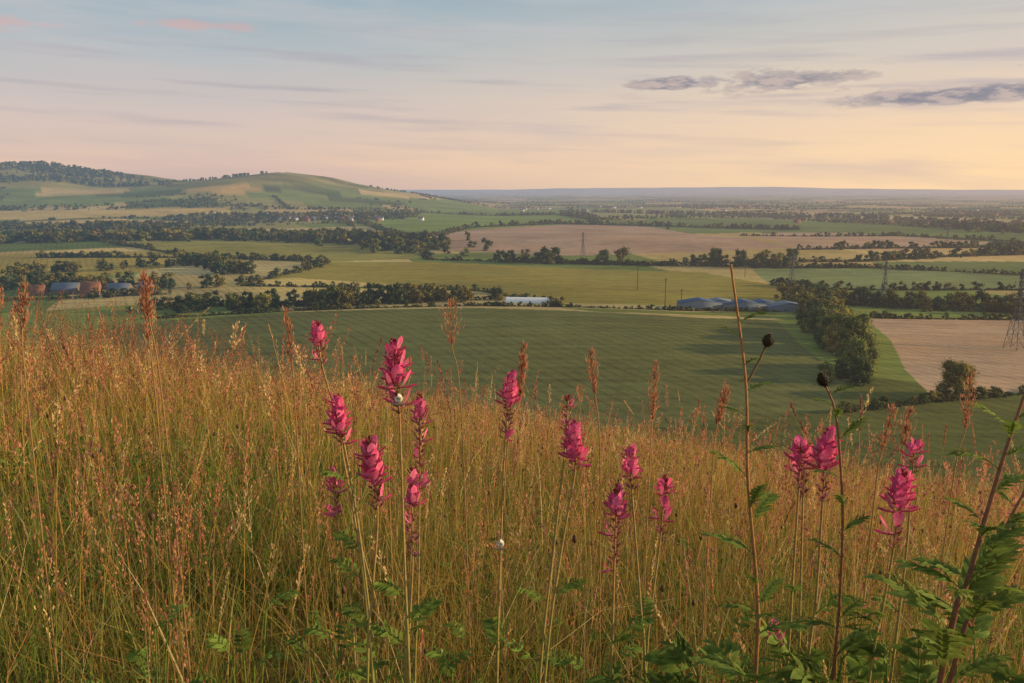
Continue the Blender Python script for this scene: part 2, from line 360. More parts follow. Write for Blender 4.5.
for k in range(34):
    x=[287,1100,603,1700,2300,1500][k%6]*1.0+rng.normal(0,190);y=[4400,2300,3700,3200,3600,4700][k%6]+rng.normal(0,90)
    house('distant_house',x,y,rng.uniform(12,26),12,6,4,rng.uniform(-.6,.6),[WH,BR][k%2],[SL,TI][k%2],3,False)
e=empty('polytunnel',(18,662,float(T(18,662)))); e.rotation_euler[2]=-.12
m=MB(); n=12; prof=[(5.5*math.cos(math.pi*i/n),4.6*math.sin(math.pi*i/n)) for i in range(n+1)]
xs=np.linspace(-23,23,24); v=[(x,a,b*(1+.015*(i%2))-.1) for i,x in enumerate(xs) for a,b in prof]
m.add(v,(.8,.8,.82),[(i*(n+1)+j,(i+1)*(n+1)+j,(i+1)*(n+1)+j+1,i*(n+1)+j+1) for i in range(23) for j in range(n)]); m.build('cover',m_build,e)
m=MB()
for x in(-23,23): m.add([(x,0,0)]+[(x,a,b-.1) for a,b in prof],(.55,.56,.56),None,[(0,i+1,i+2) for i in range(n)])
m.build('end_wall',m_build,e)
m=MB(); box(m,-23.15,-23.05,-1.5,1.5,0,3,(.2,.2,.2)); m.build('door',m_build,e)

def bar(mb,a,b,r,c=(.10,.10,.11)): tube(mb,[a,b],r,c,4)
def pylon(x,y,h,rot=.5):
    m=MB(); w=h*.09; lv=[0,.2,.38,.54,.68,.8,.9,1.0]; wd=[w*(1-.82*min(l/.68,1)) for l in lv]; r=.17
    C=[(1,1),(1,-1),(-1,-1),(-1,1)]
    for i in range(len(lv)-1):
        for j in range(4):
            p=lambda k,l:(C[k%4][0]*wd[l],C[k%4][1]*wd[l],lv[l]*h)
            bar(m,p(j,i),p(j,i+1),r*1.3); bar(m,p(j,i),p(j+1,i+1),r*.7); bar(m,p(j+1,i),p(j,i+1),r*.7); bar(m,p(j,i+1),p(j+1,i+1),r*.7)
    for l,s in((.68,.15),(.8,.19),(.9,.13)):
        for sg in(-1,1):
            bar(m,(0,0,l*h),(sg*s*h,0,l*h),r); bar(m,(0,0,(l+.05)*h),(sg*s*h,0,l*h),r); bar(m,(sg*s*h,0,l*h),(sg*s*h,0,l*h-.04*h),r*1.3,(.1,.1,.1))
    o=m.build('electricity_pylon',m_metal); o.location=(x,y,float(T(x,y))-.2); o.rotation_euler[2]=rot
for x,y,h in((360,766,33),(307,478,47),(278,789,38),(108,1217,36),(760,1400,44)): pylon(x,y,h)
for x,y,h in((126,650,23),(126,796,24),(140,653,14),(274,935,22)):
    m=MB(); tube(m,[(0,0,-.5),(0,0,h)],[.38,.28],(.09,.07,.055),6); bar(m,(-1.6,0,h-1),(1.6,0,h-1),.2); bar(m,(-1.2,0,h-2.4),(1.2,0,h-2.4),.16)
    for s in(-1.5,0,1.5): bar(m,(s,0,h-1),(s,0,h-.4),.12)
    o=m.build('utility_pole',m_bark); o.location=(x,y,float(T(x,y))); o.rotation_euler[2]=.4

# ------------------------------------------------------------ grass
STRAW=np.array((.72,.43,.12));GREEN=np.array((.19,.28,.045));RED=np.array((.52,.21,.09));OLIVE=np.array((.32,.27,.055));DARK=np.array((.07,.115,.022));PALEG=np.array((.88,.68,.36))
def patch(x,y): return .5+.28*np.sin(x*1.3+1.1*np.sin(y*.9)+.7*np.sin(x*3.1+y))+.25*np.sin(y*1.1+x*.5+2+np.sin(y*2.7-x*1.9))
def scatter(n,d0,d1,half=.78,clump=.6):
    d=np.sqrt(rng.uniform(d0*d0,d1*d1,n)); th=rng.uniform(-half,half,n)
    x=d*np.sin(th);y=d*np.cos(th)
    k=rng.random(n)<clump; nc=max(1,n//45); ci=rng.integers(0,nc,n)
    s=.025+.012*d[ci]; x=np.where(k,x[ci]+rng.normal(0,1,n)*s,x);y=np.where(k,y[ci]+rng.normal(0,1,n)*s,y)
    return x,y,np.where(k,ci,rng.integers(0,nc,n))
def blades(mb,x,y,h,w,cb,ct,seg=4,lean=.45,wind=(.06,.0)):
    n=len(x); z=T(x,y); a=rng.uniform(0,6.283,n); l=np.abs(rng.normal(0,lean,n))+.05
    l=np.where(rng.random(n)<.16,rng.uniform(.8,1.5,n),l)
    dx=np.cos(a)*l+wind[0]*rng.random(n);dy=np.sin(a)*l+wind[1]*rng.random(n); b=rng.uniform(0,6.283,n)
    wx=np.cos(b);wy=np.sin(b); pw=rng.uniform(1.1,3.4,n)
    V_=np.zeros((n,2*seg+1,3));Cc=np.zeros((n,2*seg+1,3))
    for k in range(seg+1):
        s=k/seg; e=s**pw; cx=x+dx*h*e;cy=y+dy*h*e;cz=z-.02+h*s*(1-.38*np.minimum(1.7,dx*dx+dy*dy)*s*s)
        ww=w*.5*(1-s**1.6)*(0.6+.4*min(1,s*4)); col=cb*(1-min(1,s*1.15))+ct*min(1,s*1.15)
        if k<seg:
            V_[:,2*k]=np.stack([cx-wx*ww,cy-wy*ww,cz],1);V_[:,2*k+1]=np.stack([cx+wx*ww,cy+wy*ww,cz],1);Cc[:,2*k]=col;Cc[:,2*k+1]=col
        else: V_[:,2*k]=np.stack([cx,cy,cz],1);Cc[:,2*k]=col
    o=(np.arange(n)*(2*seg+1))[:,None]
    q=np.concatenate([o+np.array([[2*k,2*k+1,2*k+3,2*k+2]]) for k in range(seg-1)],0)
    t=o+np.array([[2*seg-2,2*seg-1,2*seg]])
    mb.add(V_.reshape(-1,3),Cc.reshape(-1,3),q,t)
def grasscol(x,y,n,ci):
    cv=rng.normal(0,.34,ci.max()+1)[ci]; d=np.hypot(x,y)
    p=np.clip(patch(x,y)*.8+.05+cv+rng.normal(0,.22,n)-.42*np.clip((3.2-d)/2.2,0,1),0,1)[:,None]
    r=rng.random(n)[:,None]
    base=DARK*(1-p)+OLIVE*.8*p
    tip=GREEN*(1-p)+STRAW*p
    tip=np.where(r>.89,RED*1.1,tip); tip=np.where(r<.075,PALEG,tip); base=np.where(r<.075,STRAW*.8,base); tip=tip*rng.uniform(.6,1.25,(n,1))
    return base*rng.uniform(.6,1.2,(n,1)),tip
mb=MB()
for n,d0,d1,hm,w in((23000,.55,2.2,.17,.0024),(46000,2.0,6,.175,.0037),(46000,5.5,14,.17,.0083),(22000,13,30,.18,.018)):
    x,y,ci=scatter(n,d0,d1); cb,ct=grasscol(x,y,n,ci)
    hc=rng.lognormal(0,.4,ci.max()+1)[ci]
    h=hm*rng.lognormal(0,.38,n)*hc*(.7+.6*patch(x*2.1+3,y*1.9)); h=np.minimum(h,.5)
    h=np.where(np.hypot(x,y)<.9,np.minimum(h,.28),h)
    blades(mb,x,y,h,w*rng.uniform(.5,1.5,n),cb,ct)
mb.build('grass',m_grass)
def culms(mb,x,y,h,sw,K,sl,spread,plen,col,scol,lean=.24):
    n=len(x); z=T(x,y); a=rng.uniform(0,6.283,n); l=np.abs(rng.normal(0,lean,n)); dx=np.cos(a)*l+.06*rng.random(n);dy=np.sin(a)*l
    b=rng.uniform(0,3.14,n);wx=np.cos(b);wy=np.sin(b)
    def pos(s): e=s**2; return np.stack([x+dx*h*e,y+dy*h*e,z+h*s*(1-.15*s*(dx*dx+dy*dy))],-1)
    seg=5;V_=np.zeros((n,2*(seg+1),3))
    for k in range(seg+1):
        s=k/seg;c=pos(s);ww=sw*(1-.6*s)*.5;off=np.stack([wx*ww,wy*ww,0*wx],1);V_[:,2*k]=c-off;V_[:,2*k+1]=c+off
    o=(np.arange(n)*(2*seg+2))[:,None]
    q=np.concatenate([o+np.array([[2*k,2*k+1,2*k+3,2*k+2]]) for k in range(seg)],0)
    mb.add(V_.reshape(-1,3),np.repeat(scol,2*seg+2,0),q)
    u=rng.random((n,K)); s=1-u*plen[:,None]/h[:,None]; e=s**2
    c=np.stack([x[:,None]+(dx*h)[:,None]*e,y[:,None]+(dy*h)[:,None]*e,z[:,None]+h[:,None]*s],-1)
    taper=(np.sin(np.clip(u,0.02,1)*2.6+.25))
    ang=rng.uniform(0,6.283,(n,K)); rad=spread[:,None]*taper*rng.random((n,K))
    c[...,0]+=np.cos(ang)*rad;c[...,1]+=np.sin(ang)*rad
    d=np.stack([np.cos(ang)*.35+dx[:,None]*1.5,np.sin(ang)*.35+dy[:,None]*1.5,np.ones((n,K))],-1)+rng.normal(0,.15,(n,K,3)); d/=np.linalg.norm(d,axis=-1)[...,None]
    sd=np.cross(d,rng.normal(size=(n,K,3))); sd/=np.linalg.norm(sd,axis=-1)[...,None]
    L=(sl[:,None]*rng.uniform(.6,1.2,(n,K)))[...,None]; W=L*.19
    vv=np.stack([c-d*L*.5,c+sd*W,c+d*L*.5,c-sd*W],2).reshape(-1,3)
    cc=np.repeat((col[:,None]*rng.uniform(.7,1.3,(n,K,1))).reshape(-1,3),4,0)
    mb.add(vv,cc,np.arange(len(vv)).reshape(-1,4))
mb=MB()
def headcol(n):
    r=rng.random(n)[:,None]
    return np.where(r<.62,np.array((.56,.24,.14)),np.where(r<.85,np.array((.74,.50,.24)),np.array((.38,.16,.13))))*rng.uniform(.7,1.2,(n,1))
for n,d0,d1,K,sw,ls in((620,1.0,2.4,46,.0012,.0075),(3200,2.2,6,28,.0022,.011),(5200,5.5,14,12,.005,.022),(3200,13,30,7,.009,.04),(520,1.5,4.2,60,.0016,.0095)):
    x,y,ci=scatter(n,d0,d1,.78,.35)
    h=np.clip(rng.normal(.42 if d0<5 else .33,.11,n),.16,.7)
    if d0==1.0: h=np.minimum(h,.46)
    if d0==1.5: h=rng.uniform(.48,.76,n)
    sc=np.where(rng.random((n,1))<.6,STRAW*.85,OLIVE)*np.ones((n,3))
    thin=rng.random(n)<.45
    culms(mb,x,y,h,sw*rng.uniform(.8,1.2,n),K,np.full(n,ls),np.where(thin,.003,rng.uniform(.008,.02,n))*(1 if d0<5 else 1.6),rng.uniform(.05,.14,n),headcol(n),sc)
n=420; x=rng.normal(-3.1,.55,n);y=rng.normal(5.9,.7,n)   # taller rusty grass and dock on the left shoulder
culms(mb,x,y,np.clip(rng.normal(.62,.12,n),.3,.85),np.full(n,.0035),34,np.full(n,.014),rng.uniform(.01,.03,n),rng.uniform(.12,.28,n),headcol(n)*.65,np.full((n,3),.2)*np.array((1.2,.8,.4)))
mb.build('grass_seed_heads',m_grass)

def cat(P,n=8):
    P=np.asarray(P,float); Q=np.vstack([2*P[0]-P[1],P,2*P[-1]-P[-2]]); out=[]
    for i in range(1,len(Q)-2):
        for t in np.linspace(0,1,n,endpoint=False):
            a,b,c,d=Q[i-1],Q[i],Q[i+1],Q[i+2]
            out.append(.5*((2*b)+(c-a)*t+(2*a-5*b+4*c-d)*t*t+(3*b-a-3*c+d)*t**3))
    out.append(P[-1]); return np.array(out)
def nrm(v): v=np.asarray(v,float); return v/(np.linalg.norm(v)+1e-12)
def blade(mb,p,d,nn,L,W,c0,c1,bend=.3,fold=.25,rows=5,tip=1.6,wide=.45):
    """leaf / petal surface with midrib fold and curvature"""
    p=np.asarray(p,float);d=nrm(d);s=nrm(np.cross(d,nn));nn=np.cross(s,d)
    v=[];c=[]
    for k in range(rows+1):
        t=k/rows; w=W*.5*math.sin(math.pi*min(1,max(.04,t**(math.log(.5)/math.log(wide)))))**.8 if k<rows else W*.02
        o=p+d*L*(t-.15*bend*bend*t*t)-nn*L*bend*t*t
        for j in(-1,0,1): v.append(o+s*w*j+nn*abs(j)*w*fold); c.append(np.asarray(c0)*(1-t)+np.asarray(c1)*t if j else (np.asarray(c0)*(1-t)+np.asarray(c1)*t)*.75)
    q=[(r*3+j,r*3+j+1,r*3+3+j+1,r*3+3+j) for r in range(rows) for j in(0,1)]
    mb.add(v,np.array(c),q)
def pinnate(mb,p,d,L,pairs,ll,lw,col,droop=.4,up=(0,0,1),col2=None):
    p=np.asarray(p,float);d=nrm(d);up=np.asarray(up,float);s=nrm(np.cross(d,up));nn=np.cross(s,d)
    pts=np.array([p+d*L*t-np.array((0,0,1))*L*droop*t*t for t in np.linspace(0,1,8)])
    tube(mb,pts,np.linspace(.0009,.0004,8),np.asarray(col)*1.2,4)
    for k in range(pairs+1):
        t=.22+.78*k/pairs; b=p+d*L*t-np.array((0,0,1))*L*droop*t*t; dd=nrm(d-np.array((0,0,1))*2*droop*t)
        sc=(.75+.5*math.sin(math.pi*t))*rng.uniform(.85,1.1); cc=np.asarray(col)*rng.uniform(.75,1.3)
        if k==pairs: blade(mb,b,dd,nn,ll*sc,lw*sc,cc,cc*1.15,.2); continue
        for sg in(-1,1): blade(mb,b,dd*.55+s*sg+nn*rng.normal(.1,.2),nn,ll*sc*rng.uniform(.85,1.1),lw*sc,cc,cc*1.15,rng.uniform(.05,.45))
def lobed(mb,p,d,L,col,up=(0,0,1),droop=.3,lobes=6):
    p=np.asarray(p,float);d=nrm(d);s=nrm(np.cross(d,up));nn=np.cross(s,d)
    blade(mb,p,d,nn,L,L*.10,col,np.asarray(col)*1.2,droop,.3,7)
    for k in range(lobes):
        t=.2+.66*k/lobes; b=p+d*L*t-nn*L*droop*t*t
        for sg in(-1,1):
            l=L*.38*math.sin(math.pi*(t*.8+.15))*rng.uniform(.7,1.1); blade(mb,b,d*.9+s*sg*.75-nn*2*droop*t*.5,nn,l,l*.27,np.asarray(col)*rng.uniform(.85,1.2),np.asarray(col)*1.2,rng.uniform(0,.5),.3,4)
PINK=np.array((.86,.05,.27));PALE=np.array((.95,.38,.52));DRY=np.array((.52,.24,.16));CAL=np.array((.36,.17,.09))
def sainfoin(P,pink=.55,dens=1.0,leaves=2,fat=1.0):
    P=[np.array(a)/1000. for a in P]; top,bot=P[0],P[1]
    g=P[-1].copy(); dirn=nrm(P[-1]-P[-2]); k=0
    while g[2]>float(T(g[0],g[1]))-.01 and k<200: g=g+dirn*np.array((.5,.4,1))*.01; k+=1
    e=empty('sainfoin_plant',tuple(g)); off=g
    S=cat([a for a in P]+[g],7)-off; mb=MB(); K=len(S); f=np.linspace(0,1,K)[:,None]
    tube(mb,S,np.linspace(.0009,.0019,K),np.array((.42,.21,.09))*(1-f)+np.array((.28,.28,.07))*f,6); mb.build('stem',m_stem,e,True)
    fl=MB(); top=top+nrm(top-bot)*.003; L=np.linalg.norm(top-bot); ax=nrm(top-bot); n=int(L/.00140*dens); a=0
    e1=nrm(np.cross(ax,(0,1,.1)));e2=np.cross(ax,e1); lo=1-pink; phase=rng.uniform(0,6)
    for i in range(n):
        t=(i+.5)/n; a+=2.4; c=bot+(top-bot)*t-off
        o=e1*math.cos(a+phase)+e2*math.sin(a+phase)
        u=(t-lo)/max(.01,1-lo); s=1.15-.50*max(0,u)
        base=c+o*.0025
        if t<lo and rng.random()<.93:      # finished flowers: dry calyx with teeth
            if rng.random()<.3: continue
            d=o*1.0+ax*.6; cc=DRY*rng.uniform(.7,1.5) if rng.random()<.6 else PALE*.75
            for w in(-1,0,1): blade(fl,base,d+e1*w*.25+rng.normal(0,.12,3),ax-o,.008*rng.uniform(.7,1.25),.003,CAL*rng.uniform(.6,1.3),cc,-.25,.4,3)
            if rng.random()<.22*fat: blade(fl,base,o+ax*.5,ax,.0095,.004,PINK*.8,PALE*.8,-.3,.5,4)
        elif t<.86:   # open flower: standard, wings, keel, calyx
            if rng.random()<.26: continue
            d=nrm(o+ax*(-.05+.5*t)+rng.normal(0,.18,3)); z=s*fat*rng.uniform(.8,1.15)
            sh=rng.uniform(.6,1.15)
            blade(fl,base,d+ax*.45,ax-o*.2,.0142*z,.0090*z,PALE*rng.uniform(.7,1.05),PINK*sh+PALE*rng.uniform(0,.4),-.6,.4,5,wide=.62)
            blade(fl,base,d*1.0-ax*.3,ax,.0125*z,.0050*z,PALE*.85,PINK*sh*1.1,-.45,.9,5,wide=.66)
            for w in(-1,1): blade(fl,base,d+np.cross(d,ax)*w*.4,ax,.007*z,.0028*z,PINK*.9,PALE*.9,-.2,.3,3)
            for w in(-1,1): blade(fl,c,d+np.cross(d,ax)*w*.5-ax*.1,ax,.0055*z,.0022,CAL,CAL*.7,-.1,.4,3)
        else:         # tight dark buds narrowing to the tip
            z=1.15-.6*(t-.86)/.14
            for w in(-1,1): blade(fl,c,o*.6+ax+np.cross(o,ax)*w*.2,o,.0078*z,.0036*z,CAL*.8,np.array((.55,.06,.13))*rng.uniform(.5,1.3),-.1,.5,4)
    fl.build('flower_spike',m_petal,e)
    lf=MB()
    for k in range(leaves):
        i=int(K*rng.uniform(.5,.97)); a=rng.uniform(0,6.28)
        pinnate(lf,S[min(i,K-1)],(math.cos(a),math.sin(a)*.8,1.0),rng.uniform(.04,.065),rng.integers(6,9),.012,.0038,np.array((.17,.24,.045)),.35)
    if lf.n: lf.build('leaves',m_leaf,e,True)
SF=[([(-232,937,-158),(-227,929,-205),(-199,909,-305),(-172,876,-481)],.6,.9),
([(-119,786,-150),(-113,772,-222),(-108,745,-365),(-103,722,-484)],.66,1.2),
([(-198,872,-231),(-193,862,-283),(-174,842,-389),(-158,815,-533)],.8,1.2),
([(-116,970,-254),(-116,947,-370),(-118,922,-506),(-122,903,-605)],.32,1.0),
([(-144,767,-247),(-135,754,-318),(-141,737,-405),(-145,722,-484)],.68,1.3),
([(-214,905,-328),(-209,893,-387),(-193,876,-481),(-186,858,-574)],.5,.9),
([(-107,806,-312),(-106,791,-388),(-109,779,-451),(-111,767,-514)],.35,1.0),
([(0,926,-216),(-8,911,-293),(-14,884,-434),(-18,858,-574)],.5,1.1),
([(67,921,-244),(63,909,-305),(48,884,-434),(33,858,-574)],.12,.8),
([(70,866,-261),(71,857,-313),(54,838,-411),(37,813,-544)],.85,1.2),
([(141,909,-305),(143,900,-352),(153,876,-481),(159,858,-574)],.75,1.1),
([(112,806,-312),(109,789,-399),(107,775,-472),(105,767,-517)],.42,1.1),
([(192,950,-355),(186,936,-432),(173,917,-531),(167,902,-608)],.35,1.0),
([(336,817,-254),(331,802,-330),(324,783,-430),(313,767,-517)],.65,1.4),
([(350,910,-299),(347,898,-363),(344,876,-481),(340,857,-578)],.4,1.1),
([(318,840,-275),(316,832,-325),(310,815,-420),(305,800,-520)],.55,1.2),
([(393,761,-279),(383,747,-355),(370,734,-425),(358,722,-487)],.55,1.3),
([(482,911,-297),(477,903,-334),(469,884,-434),(451,857,-578)],.5,1.0),
([(-120,905,-330),(-118,897,-375),(-124,880,-480),(-128,862,-570)],.5,1.0),
([(300,830,-490),(300,825,-515),(298,815,-560),(296,805,-600)],.7,.9)]
for P,pk,ft in SF: sainfoin(P,pk,1.0,3,ft)

# ------------------------------------------------------------ knapweed stems
def bud(mb,c,r,up):
    up=nrm(up);e1=nrm(np.cross(up,(0,1,.2)));e2=np.cross(up,e1)
    v,q=sphere(12,8); R=np.stack([e1,e2,up]); mb.add(np.asarray(c)+(v*np.array((r,r,r*1.08)))@R,(.05,.04,.03),q)
    for k in range(110):
        t=(k+.5)/110; z=math.cos(math.pi*(.95-.9*t)); a=k*2.4; s=math.sqrt(max(0,1-z*z)); o=e1*math.cos(a)*s+e2*math.sin(a)*s+up*z
        d=nrm(up*1.0-o*np.dot(up,o)*.9+o*.45); blade(mb,np.asarray(c)+o*r*.98,d,o,r*.55,r*.32,(.09,.08,.035),(.03,.015,.012),.1,.2,3)
    for k in range(34):
        a=k*2.4; blade(mb,np.asarray(c)+up*r*.8,up+.5*(e1*math.cos(a)+e2*math.sin(a)),e1,r*1.0,r*.16,(.25,.15,.12),(.50,.34,.30),0,.1,3)
def knap(P,r,buds,nleaf,lcol=(.17,.23,.05),side=None,leafL=.05,scol=(.20,.085,.045)):
    P=[np.array(a)/1000. for a in P]; g=P[-1].copy(); d=nrm(P[-1]-P[-2]); k=0
    while g[2]>float(T(g[0],g[1]))-.01 and k<200: g=g+d*np.array((.4,.3,1))*.01;k+=1
    e=empty('knapweed_plant',tuple(g)); S=cat(P+[g],8)-g; K=len(S); f=np.linspace(0,1,K)[:,None]
    mb=MB(); tube(mb,S,np.linspace(r*.45,r,K),np.array(scol)*1.5*(1-f)+np.array(scol)*f,8)
    bd=MB()
    if side:
        Q=[np.array(a)/1000.-g for a in side]; tube(mb,cat(Q,8),.0011,(.16,.11,.05),6); bud(bd,Q[0],.0050,(Q[0]-Q[1])+np.array((0,0,.02)))
    if buds: bud(bd,S[0],.0056,S[0]-S[3])
    mb.build('stem',m_stem,e,True)
    if bd.n: bd.build('flower_bud',m_stem,e)
    lf=MB()
    for k in range(nleaf):
        i=int(K*(.10+.77*k/nleaf)); a=k*2.1+rng.uniform(0,.8); L=leafL*(.5+.7*k/nleaf)*rng.uniform(.7,1.2)
        lobed(lf,S[i],(math.cos(a),math.sin(a)*.6,rng.uniform(.6,1.4)),L,np.array(lcol)*rng.uniform(.7,1.3),droop=rng.uniform(.1,.8))
    lf.build('leaves',m_leaf,e,True)
knap([(206,750,-69),(220,730,-176),(222,712,-268),(231,691,-379),(229,677,-456)],.0023,False,18,side=[(241,737,-140),(233,734,-158),(222,730,-178)],scol=(.28,.13,.05))
knap([(313,779,-188),(326,771,-227),(332,752,-326),(328,734,-425),(322,722,-487)],.0020,True,14)
knap([(418,630,-164),(398,619,-225),(372,602,-313),(351,588,-385)],.0029,False,20,leafL=.068)
knap([(456,665,-251),(429,655,-302),(405,642,-371),(385,632,-426)],.0026,False,18,leafL=.068)

mb=MB()
for P,R in (([(692,1171,-267),(683,1154,-355),(660,1134,-459)],.010),([(-101,1290,-176),(-98,1276,-249),(-82,1253,-369)],.02),([(-461,998,-105),(-455,987,-160),(-436,964,-284)],.009),
          ([(-673,1095,-129),(-677,1084,-190),(-666,1060,-312)],.012),([(234,1271,-276),(229,1253,-369),(222,1229,-497)],.010),([(16,982,-191),(10,969,-259),(-9,950,-358)],.006),
          ([(610,1180,-330),(600,1170,-385),(590,1160,-480)],.012),([(-560,1200,-160),(-552,1190,-225),(-540,1170,-330)],.012),([(120,1200,-240),(128,1190,-310),(136,1170,-430)],.009),
          ([(-330,1150,-170),(-322,1140,-250),(-315,1120,-360)],.008),([(520,1050,-290),(505,1040,-350),(495,1030,-450)],.010),([(320,1150,-290),(305,1140,-345),(298,1130,-450)],.008)):
    P=[np.array(a)/1000. for a in P]; g=P[-1]+(P[-1]-P[-2])*1.0; g[2]=float(T(g[0],g[1]))
    S=cat(P+[g],6); tube(mb,S,np.linspace(.0007,.0012,len(S)),(.45,.28,.12),5)
    for k in range(rng.integers(120,190)):
        t=rng.random()**.8; i=S[0]*0; c=P[0]*(1-t)+P[1]*t; a=rng.uniform(0,6.28); w=R*math.sin(math.pi*min(.97,t*.85+.1))*rng.random()*1.1; o=np.array((math.cos(a),math.sin(a),0))
        blade(mb,c+o*w,np.array((0,0,1.))+o*.35+rng.normal(0,.15,3),o,rng.uniform(.005,.010),.0023,np.array((.50,.22,.14))*rng.uniform(.6,1.3),np.array((.60,.28,.16)),.05,.3,3)
mb.build('tall_grass_panicles',m_grass)

# ------------------------------------------------------------ low leafy herbs
def herb(name,x,y,top,n,L,ll,lw,col,r0=.05):
    z=float(T(x,y)); e=empty(name,(x,y,z)); mb=MB(); H=top-z
    for k in range(n):
        a=k*2.4+rng.uniform(0,.5); r=r0*math.sqrt(k/n)+.01; h=H*rng.uniform(.5,1.0)
        b=np.array((r*math.cos(a),r*math.sin(a),h)); tube(mb,cat([(0,0,0),(b[0]*.5,b[1]*.5,h*.6),b],5),.0011,np.array(col)*1.2,5)
        pinnate(mb,b,(math.cos(a),math.sin(a),rng.uniform(.5,1.4)),L*rng.uniform(.7,1.1),rng.integers(3,6),ll,lw,np.array(col)*rng.uniform(.6,1.3),rng.uniform(.2,.7))
    mb.build('leaves',m_leaf,e,True)
for x,y,tp in((.203,.70,-.455),(.289,.70,-.455),(.141,.74,-.51),(.246,.66,-.43),(.331,.68,-.445),(.40,.70,-.455),(.47,.72,-.46),(.35,.76,-.48)):
    herb('broadleaf_herb',x,y,tp,14,.06,.023,.0085,(.16,.23,.045))
for x,y,tp in((-.13,.80,-.53),(-.05,.83,-.55),(.05,.83,-.54),(-.2,.9,-.54),(.45,.82,-.50),(.12,.9,-.58),(-.35,.95,-.54),(-.5,1.0,-.55),(.25,.95,-.57)):
    herb('vetch_herb',x,y,tp,11,.06,.013,.0045,(.16,.24,.045))
mb=MB()      # leafy forbs threaded through the turf
for k in range(190):
    d=math.sqrt(rng.uniform(1.0**2,4.0**2)); th=rng.uniform(-.68,.68); x=d*math.sin(th);y=d*math.cos(th); z=float(T(x,y)); h=rng.uniform(.08,.26)
    for j in range(5):
        a=rng.uniform(0,6.28); c=np.array((.16,.23,.045))*rng.uniform(.6,1.3)
        pinnate(mb,(x+rng.normal(0,.02),y+rng.normal(0,.02),z+h*rng.uniform(.4,1)),(math.cos(a),math.sin(a),rng.uniform(.4,1.6)),rng.uniform(.04,.08),5,.014,.005,c,.4)
mb.build('meadow_forbs',m_leaf)
mb=MB()
for k in range(420):
    d=math.sqrt(rng.uniform(1.1**2,6**2)); th=rng.uniform(-.7,.7); x=d*math.sin(th);y=d*math.cos(th); z=float(T(x,y)); h=rng.uniform(.2,.42)
    tx,ty=x+rng.normal(0,.03),y+rng.normal(0,.03); tube(mb,[(x,y,z),(x*.5+tx*.5,y*.5+ty*.5,z+h*.55),(tx,ty,z+h)],.0008,(.25,.2,.08),4)
    v,q=sphere(7,5); r=rng.uniform(.0035,.006); c=(.12,.065,.04) if rng.random()<.8 else (.34,.17,.16)
    mb.add(v*np.array((r,r,r*1.3))*(1+rng.normal(0,.18,(len(v),1)))+np.array((tx,ty,z+h)),c,q)
mb.build('dried_flower_heads',m_stem)

def snail(p,r=.0055):
    e=empty('snail',tuple(p)); mb=MB(); t=np.linspace(0,4.5*math.pi,70); R=r*.62*np.exp((t-t[-1])*.13)
    tube(mb,np.stack([R*np.cos(t),r*.55-r*.9*np.exp((t-t[-1])*.13),R*np.sin(t)],1),np.maximum(R*.75,.0002),np.array((.75,.70,.6))*(1-.25*(np.sin(t*3)>.6))[:,None],10)
    mb.build('shell',m_shell,e,True); b=MB(); tube(b,[(-r*1.2,-.001,-r),(0,-.001,-r*1.05),(r*1.3,-.001,-r*.9)],[.0006,.0016,.0008],(.3,.24,.18),7); b.build('foot',m_stem,e,True)
snail((-.113,.764,-.203)); snail((-.0145,.868,-.405),.006)

# ------------------------------------------------------------ sun, sky, camera
sd=Vector((math.sin(SUN_AZ)*math.cos(SUN_EL),math.cos(SUN_AZ)*math.cos(SUN_EL),math.sin(SUN_EL)))
L=bpy.data.lights.new('sun','SUN'); L.energy=5; L.angle=math.radians(.5); L.color=(1,.73,.38)
so=bpy.data.objects.new('sun',L); so.rotation_euler=(-sd).to_track_quat('-Z','Y').to_euler(); so.location=(30,10,30); SC.collection.objects.link(so)
W=bpy.data.worlds.new('World'); SC.world=W; W.use_nodes=True; nt=W.node_tree; nt.nodes.clear()
o=N(nt,'ShaderNodeOutputWorld'); bg=N(nt,'ShaderNodeBackground'); bg.inputs[1].default_value=.1; nt.links.new(bg.outputs[0],o.inputs[0])
sk=N(nt,'ShaderNodeTexSky',sky_type='NISHITA'); sk.sun_disc=False; sk.sun_elevation=SUN_EL; sk.sun_rotation=SUN_AZ; sk.dust_density=1.5; sk.altitude=200
tc=N(nt,'ShaderNodeTexCoord'); sx=N(nt,'ShaderNodeSeparateXYZ'); nt.links.new(tc.outputs['Generated'],sx.inputs[0])
az=M(nt,'ARCTAN2',sx.outputs[0],sx.outputs[1]); el=M(nt,'ARCSINE',sx.outputs[2])
ef=M(nt,'MULTIPLY',el,1/.25,True)
rp=N(nt,'ShaderNodeValToRGB'); nt.links.new(ef,rp.inputs[0]); cr=rp.color_ramp
stops=[(0,(.56,.43,.43)),(.12,(.80,.57,.45)),(.33,(.68,.56,.52)),(.60,(.47,.52,.55)),(1,(.27,.42,.52))]
cr.elements[0].position=0;cr.elements[0].color=(*stops[0][1],1);cr.elements[1].position=1;cr.elements[1].color=(*stops[-1][1],1)
for p_,c_ in stops[1:-1]:
    e_=cr.elements.new(p_);e_.color=(*c_,1)
warm=M(nt,'MULTIPLY',M(nt,'MULTIPLY',M(nt,'ADD',az,.35),1.1,True),M(nt,'SUBTRACT',1.0,M(nt,'MULTIPLY',ef,1.1)),True)
veil=mixc(nt,M(nt,'MULTIPLY',M(nt,'MULTIPLY',M(nt,'ADD',az,.2),.9,True),.5),rp.outputs[0],(.74,.69,.62))
veil=mixc(nt,warm,veil,(1.1,.76,.43))
